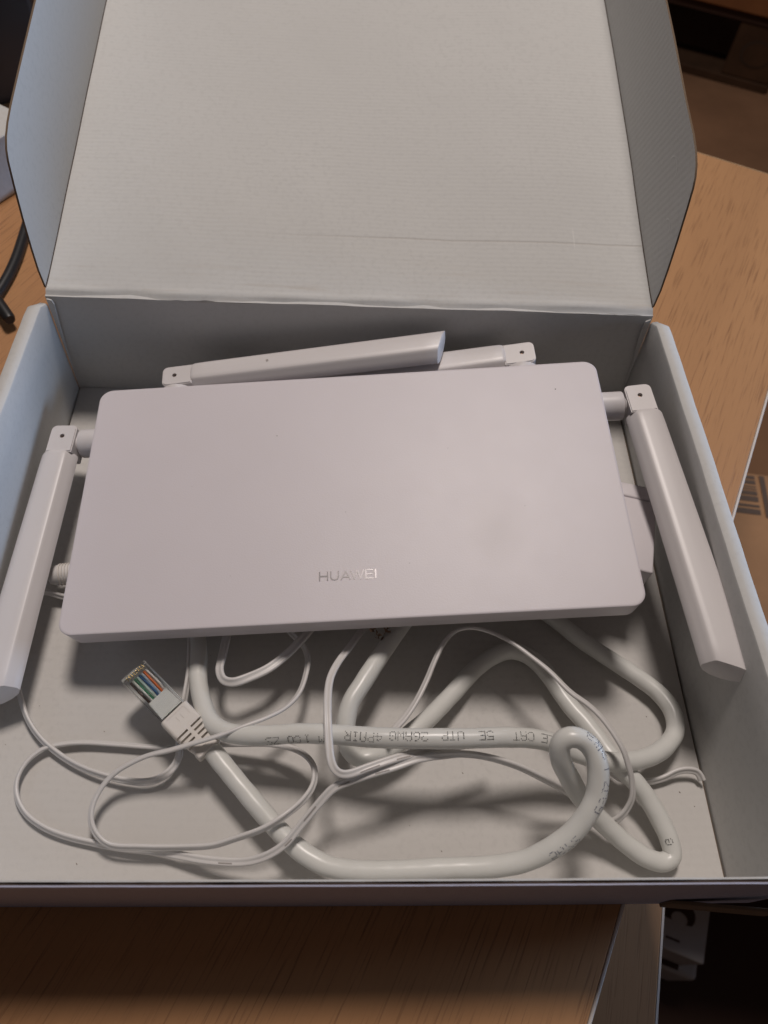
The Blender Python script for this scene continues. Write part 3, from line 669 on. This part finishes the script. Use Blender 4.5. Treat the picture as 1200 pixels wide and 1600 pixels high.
thin_wire([(0.16364, 0.10994, 0.014, 0.3), (0.15651, 0.09956, 0.018, 0.3), (0.15111, 0.08996, 0.022, 0.3), (0.14601, 0.0804, 0.027, 0.3), (0.14342, 0.0731, 0.03, 0.25), (0.14273, 0.06429, 0.033, 0.1), (0.14304, 0.05545, 0.035, 0), (0.14382, 0.04586, 0.035, 0), (0.1447, 0.04016, 0.0345, 0.1), (0.1462, 0.03707, 0.034, 0.4), (0.14858, 0.0356, 0.0335, 0.6), (0.15186, 0.03568, 0.0332, 0.4), (0.15798, 0.03781, 0.033, 0.1), (0.1656, 0.04042, 0.0328, 0), (0.17216, 0.04252, 0.032, 0), (0.17686, 0.04374, 0.031, 0.1), (0.18137, 0.04497, 0.03, 0.3), (0.18936, 0.04686, 0.0275, 0.5), (0.19963, 0.04877, 0.026, 0.6), (0.20876, 0.05082, 0.025, 0.6)],
          "thin flat white wire hanging from the router and bent sharply round beside the thick cable",
          [(Vector(PXY["e1"]), .008, .0007), (Vector(PXY["e2"]), .006, .0007)])
thin_wire([(0.09862, 0.10995, 0.012, 0.2), (0.0981, 0.09847, 0.014, 0.2), (0.09756, 0.08806, 0.016, 0.3), (0.09732, 0.08056, 0.018, 0.5), (0.0995, 0.07611, 0.019, 0.7), (0.10366, 0.07471, 0.02, 0.6), (0.1102, 0.07693, 0.02, 0.2), (0.11774, 0.08084, 0.02, 0.1), (0.12439, 0.08717, 0.019, 0.1), (0.12936, 0.09336, 0.018, 0.1), (0.13314, 0.0988, 0.017, 0.1), (0.14037, 0.11116, 0.014, 0.1)],
          "short thin wire bent into a hook just below the router's front edge, left of centre", r=.00085, g=.0011)
thin_wire([(0.25334, 0.04682, 0.005, 0.8), (0.2585, 0.044, 0.005, 0.8), (0.26273, 0.04071, 0.005, 0.8), (0.26879, 0.03993, 0.004, 0.9), (0.27591, 0.0398, 0.0035, 0.9), (0.28193, 0.04123, 0.004, 0.9), (0.28686, 0.04332, 0.005, 0.9), (0.29168, 0.04399, 0.0055, 0.9), (0.29572, 0.04309, 0.005, 0.9), (0.29758, 0.04036, 0.0035, 0.9)],
          "short end of thin wire curling up against the right wall of the box")
# small ribbed plug peeping out left of the router
PM2 = Matrix.Translation([(0.01994, 0.12673, 0.012)][0]) @ Matrix.Rotation(radians(8), 4, 'Z')
pp = tag(empty("small_plug", PM2), "small white ribbed plug peeping out between the left antenna and the router", "plug")
link("plug_body", loft(cyl_rings((-.0045, 0, 0), (1, 0, 0), ((0, .0012), (.0004, .0028), (.0012, .0040), (.003, .0045), (.016, .0047), (.018, .0047)), 20)), M_wire, pp, smooth=30)
for i in range(4): link("grip_rib", loft(cyl_rings((.0006 + i * .0013, 0, 0), (1, 0, 0), ((0, .0046), (.0001, .0050), (.0006, .0050), (.0007, .0046)), 20)), M_boot, pp, smooth=30)
thin_wire([(0.00444, 0.11604, 0.01, 0.8), (0.01069, 0.11963, 0.008, 0.9), (0.0141, 0.1205, 0.007, 1), (0.0191, 0.11947, 0.006, 1), (0.02565, 0.11798, 0.006, 1), (0.03638, 0.11814, 0.006, 1)], "short thin wire crossing the gap below the small ribbed plug")
# twist of brown foil under the router edge
fb = bmesh.new(); fp = [Vector(v) for v in [(0.15942, 0.10022, 0.022), (0.16187, 0.09585, 0.022), (0.16408, 0.09339, 0.021), (0.16651, 0.09737, 0.022), (0.16875, 0.10123, 0.022)]]
for i in range(26):
    c = fp[i % 5].lerp(fp[(i + 1) % 5], random.random()); vs = [fb.verts.new(c + Vector((random.gauss(0, .0009), random.gauss(0, .0009), random.gauss(0, .0008)))) for _ in range(4)]
    fb.faces.new(vs[:3]); fb.faces.new(vs[1:])
tag(link("twist_tie", fb, M_foil), "crumpled brown twist tie beside the cable just below the router's front edge", "twist tie")

# ================================================================ table and things around the box
TZ = -.0032
u = Vector((.454, .891)).normalized()   # long direction of the grain and of the right edge
ang = math.atan2(-u.x, u.y)
corner = Vector((.496, .460))           # far right corner of the table top
TM = Matrix.Translation((corner.x, corner.y, TZ)) @ Matrix.Rotation(ang, 4, 'Z')
tb = tag(empty("wooden_table", TM), "pale beech table carrying the open cardboard box", "table")
link("table_top", box_bm((-1.5, -1.5, -.026), (-.0014, -.0014, 0), .0008, 2), M_table, tb, smooth=35)
link("edge_strip", box_bm((-.0013, -1.5, -.0262), (0, -.0014, -.0002), .0003, 1), M_edge, tb)
link("edge_strip", box_bm((-1.5, -.0013, -.0262), (0, 0, -.0002), .0003, 1), M_edge2, tb)
for x, y in ((-.05, -.05), (-1.45, -.05), (-.10, -1.45), (-1.45, -1.45)): link("leg", box_bm((x - .025, y - .025, -.747), (x + .025, y + .025, -.0265), .003, 1), M_darkbrown, tb)
# lower cabinet beside the table front
c0 = Vector([(0.31351, 0.00527, -0.1)][0]); c1 = Vector([(0.29864, -0.0467, -0.1)][0]); dd = (c0 - c1).normalized()
CM = Matrix.Translation((c0.x, c0.y, -.100)) @ Matrix.Rotation(math.atan2(-dd.x, dd.y), 4, 'Z')
cabo = tag(empty("drawer_cabinet", CM), "lower wooden cabinet standing below the table's front right edge", "cabinet")
link("cabinet_top", box_bm((-.40, -.35, -.018), (-.0012, .05, 0), .0006, 1), M_cab, cabo)
link("edge_strip", box_bm((-.0011, -.35, -.018), (0, .05, -.0002)), M_edge, cabo)
link("cabinet_body", box_bm((-.398, -.345, -.645), (-.004, .047, -.0182), .001, 1), M_cab, cabo)
# room floor
fl = link("floor", box_bm((-3, -2, -.80), (5, 5, -.75)), M_floor); tag(fl, kind="structure")
bm_ = box_bm((.15, -.8, -.7495), (1.9, .30, -.744), .002, 1)  # added sheet, its dark colour imitates shade on the floor
tag(link("shade_sheet", bm_, M_darkbrown), "dark sheet added on the floor to stand in for shade in the lower right corner", "shade sheet")
# barcode carton at the right
z = -.30
cp = [Vector(v) for v in [(0.56668, 0.41933, -0.3), (0.59319, 0.41592, -0.3), (0.54427, 0.3673, -0.3), (0.53694, 0.24714, -0.3)]]
ux = (cp[1] - cp[0]).normalized(); uy = Vector((-ux.y, ux.x, 0))
KM = Matrix.Translation(cp[0]) @ Matrix(((ux.x, uy.x, 0, 0), (ux.y, uy.y, 0, 0), (0, 0, 1, 0), (0, 0, 0, 1)))
kb = tag(empty("brown_carton", KM), "brown cardboard carton with a printed barcode, on the floor right of the table", "carton")
link("carton_body", box_bm((-.20, -.34, -.444), (.30, 0, 0), .002, 1), M_carton, kb)
KI = KM.inverted()
def kq(px): 
    v = KI @ Vector(px); return (v.x, v.y)
q = [kq(v) for v in [(0.55886, 0.41585, -0.3), (0.57082, 0.41453, -0.3), (0.53691, 0.36942, -0.3), (0.55738, 0.36682, -0.3), (0.57566, 0.41465, -0.3), (0.57911, 0.41474, -0.3), (0.56183, 0.36387, -0.3), (0.56516, 0.36395, -0.3)]]
yt = q[0][1]; yb = q[3][1]; xl, xr = q[2][0] - .02, q[1][0]
b = bmesh.new(); y = yb; rnd = random.Random(5)
while y < yt:
    w = rnd.choice((.0016, .0016, .003, .005, .0065)); 
    vs = [b.verts.new(p) for p in ((xl, y, .0005), (xr, y, .0005), (xr, min(y + w, yt), .0005), (xl, min(y + w, yt), .0005))]; b.faces.new(vs)
    y += w + rnd.choice((.0016, .0024, .004))
M_bar = mat("barcode_ink", (.09, .055, .035), .8); link("printed_barcode", b, M_bar, kb)
link("printed_bar", box_bm((q[4][0], q[6][1], .0004), (q[5][0] + .002, q[4][1], .0006)), M_bar, kb)
# pallet with carton behind
g0, g1 = [Vector(v) for v in [(1.05502, 2.14233, -0.75), (1.28365, 2.03464, -0.75)]]
ux = (g1 - g0).normalized(); uy = Vector((-ux.y, ux.x, 0)); GM = Matrix.Translation(g0) @ Matrix(((ux.x, uy.x, 0, 0), (ux.y, uy.y, 0, 0), (0, 0, 1, 0), (0, 0, 0, 1)))
pl_ = tag(empty("wooden_pallet", GM), "dark wooden pallet with a stamped block at its corner, on the floor behind the table", "pallet")
xe = (GM.inverted() @ Vector([(1.27912, 2.04405, -0.75)][0])).x; xs = (GM.inverted() @ Vector([(1.15653, 2.09003, -0.75)][0])).x
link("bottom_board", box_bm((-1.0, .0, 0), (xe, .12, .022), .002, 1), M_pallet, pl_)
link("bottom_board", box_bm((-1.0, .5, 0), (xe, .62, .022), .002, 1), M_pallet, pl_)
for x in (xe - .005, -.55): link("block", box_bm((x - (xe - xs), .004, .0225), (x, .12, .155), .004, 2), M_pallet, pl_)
link("deck_board", box_bm((-1.0, 0, .1555), (xe + .01, .8, .18), .002, 1), M_darkbrown, pl_)
bm = loft(cyl_rings(((xe + xs) / 2, .0036, .088), (0, -1, 0), ((0, .042), (.001, .042)), 28)); 
for v in bm.verts: v.co.z = .088 + (v.co.z - .088) * .8
M_st = mat("stamp_ink", (.05, .03, .02), .9); st = link("stamp_ring", bm, M_st, pl_)
bm = loft(cyl_rings(((xe + xs) / 2, .0024, .088), (0, -1, 0), ((0, .036), (.0006, .036)), 28))
for v in bm.verts: v.co.z = .088 + (v.co.z - .088) * .8
link("stamp_face", bm, M_pallet, st)
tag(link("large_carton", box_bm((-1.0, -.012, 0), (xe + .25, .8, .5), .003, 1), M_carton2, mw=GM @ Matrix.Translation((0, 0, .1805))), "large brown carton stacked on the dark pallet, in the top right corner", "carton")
# leaflets / product box in the dark corner
h = [Vector(v) for v in [(0.50515, 0.04696, -0.6), (0.56277, 0.04671, -0.6), (0.53864, -0.01613, -0.6), (0.49535, 0.00076, -0.6)]]
ux = (h[2] - h[3]).normalized(); uy = Vector((-ux.y, ux.x, 0)); HM = Matrix.Translation(h[2]) @ Matrix(((ux.x, uy.x, 0, 0), (ux.y, uy.y, 0, 0), (0, 0, 1, 0), (0, 0, 0, 1)))
wb = tag(empty("product_box", HM), "white product box with a round black emblem, in the dark below the box's right corner", "box")
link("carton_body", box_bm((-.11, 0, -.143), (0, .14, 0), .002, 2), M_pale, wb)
HI = HM.inverted(); ec = HI @ Vector([(0.5198, 0.03427, -0.6)][0])
b = bmesh.new()
R_o, R_i = .021, .009
A = [(ec.x + R_o * cos(a), ec.y + R_o * .8 * sin(a), .0004) for a in [radians(-30 + k * 12) for k in range(21)]]; Bn = [(ec.x + .004 + R_i * cos(a), ec.y - .006 + R_i * .8 * sin(a), .0004) for a in [radians(-30 + k * 12) for k in range(21)]]
av = [b.verts.new(p) for p in A]; bv = [b.verts.new(p) for p in Bn]
for i in range(20): b.faces.new((av[i], av[i + 1], bv[i + 1], bv[i]))
link("printed_emblem", b, M_darkbrown, wb)
tx = [HI @ Vector(v) for v in [(0.50288, 0.01277, -0.6), (0.5169, 0.00542, -0.6)]]
link("printed_line", box_bm((min(tx[0].x, tx[1].x), tx[1].y - .0012, .0002), (max(tx[0].x, tx[1].x), tx[1].y + .0012, .0004)), M_darkbrown, wb)
h2 = [Vector(v) for v in [(0.55192, -0.03185, -0.66), (0.51372, -0.01737, -0.66), (0.56009, -0.01022, -0.66)]]
ux = (h2[0] - h2[1]).normalized(); uy = Vector((-ux.y, ux.x, 0)); SM = Matrix.Translation(h2[0]) @ Matrix(((ux.x, uy.x, 0, 0), (ux.y, uy.y, 0, 0), (0, 0, 1, 0), (0, 0, 0, 1)))
sb = tag(empty("flat_box", SM), "flat white box with a dark printed strip, in front of the emblem box", "box")
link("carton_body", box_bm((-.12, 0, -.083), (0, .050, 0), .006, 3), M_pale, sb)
t2 = [SM.inverted() @ Vector(v) for v in [(0.51605, -0.0099, -0.66), (0.53403, -0.01628, -0.66)]]
link("printed_strip", box_bm((t2[0].x - .02, t2[0].y - .004, .0002), (t2[1].x, t2[0].y + .004, .0005), 0), M_darkbrown, sb)
# left: white carton, black case, black cable on the table
w0, w1, w2 = [Vector(v) for v in [(-0.07578, 0.42465, 0.034), (-0.07237, 0.42986, 0.034), (-0.06139, 0.44669, 0.034)]]
ux = (w1 - w0).normalized(); uy = Vector((-ux.y, ux.x, 0)); WM = Matrix.Translation((w2.x, w2.y, TZ + .0003)) @ Matrix(((ux.x, uy.x, 0, 0), (ux.y, uy.y, 0, 0), (0, 0, 1, 0), (0, 0, 0, 1)))
tag(link("white_carton", box_bm((-.20, 0, 0), (0, .16, .037), .0006, 1), M_wall, mw=WM), "white carton on the table beyond the lid's left flap", "carton")
bc = [(-0.1001, 0.51684, -0.003)][0]
BM_ = Matrix.Translation((bc[0], bc[1], TZ + .0003)) @ Matrix.Rotation(radians(35), 4, 'Z')
bo = tag(empty("black_case", BM_), "black plastic case standing behind the white carton in the top left corner", "case")
link("case_body", box_bm((-.25, .01, 0), (.04, .25, .12), .008, 3), M_black, bo, smooth=35)
link("case_lid", box_bm((-.251, .009, .1202), (.041, .251, .135), .005, 3), M_black, bo, smooth=35)
bw = tag(empty("black_cable"), "black cable and plug lying on the table left of the box", "cable")
link("cable_sheath", sweep(frames(smooth_path([Vector(v) for v in [(-0.07406, 0.28708, 0), (-0.06554, 0.3085, 0), (-0.06103, 0.33093, 0), (-0.05975, 0.35146, 0), (-0.06045, 0.37165, 0), (-0.06142, 0.39544, 0), (-0.05958, 0.42636, 0)]], .002)), circle(.0032, 12)), M_black, bw, smooth='all')
k0, k1 = [Vector(v) for v in [(-0.07052, 0.32577, 0.004), (-0.04719, 0.29436, 0.004)]]
link("plug", loft(cyl_rings(k0, k1 - k0, ((0, .0035), ((k1 - k0).length - .002, .0035), ((k1 - k0).length, .0028)), 16)), M_black, bw, smooth=35)
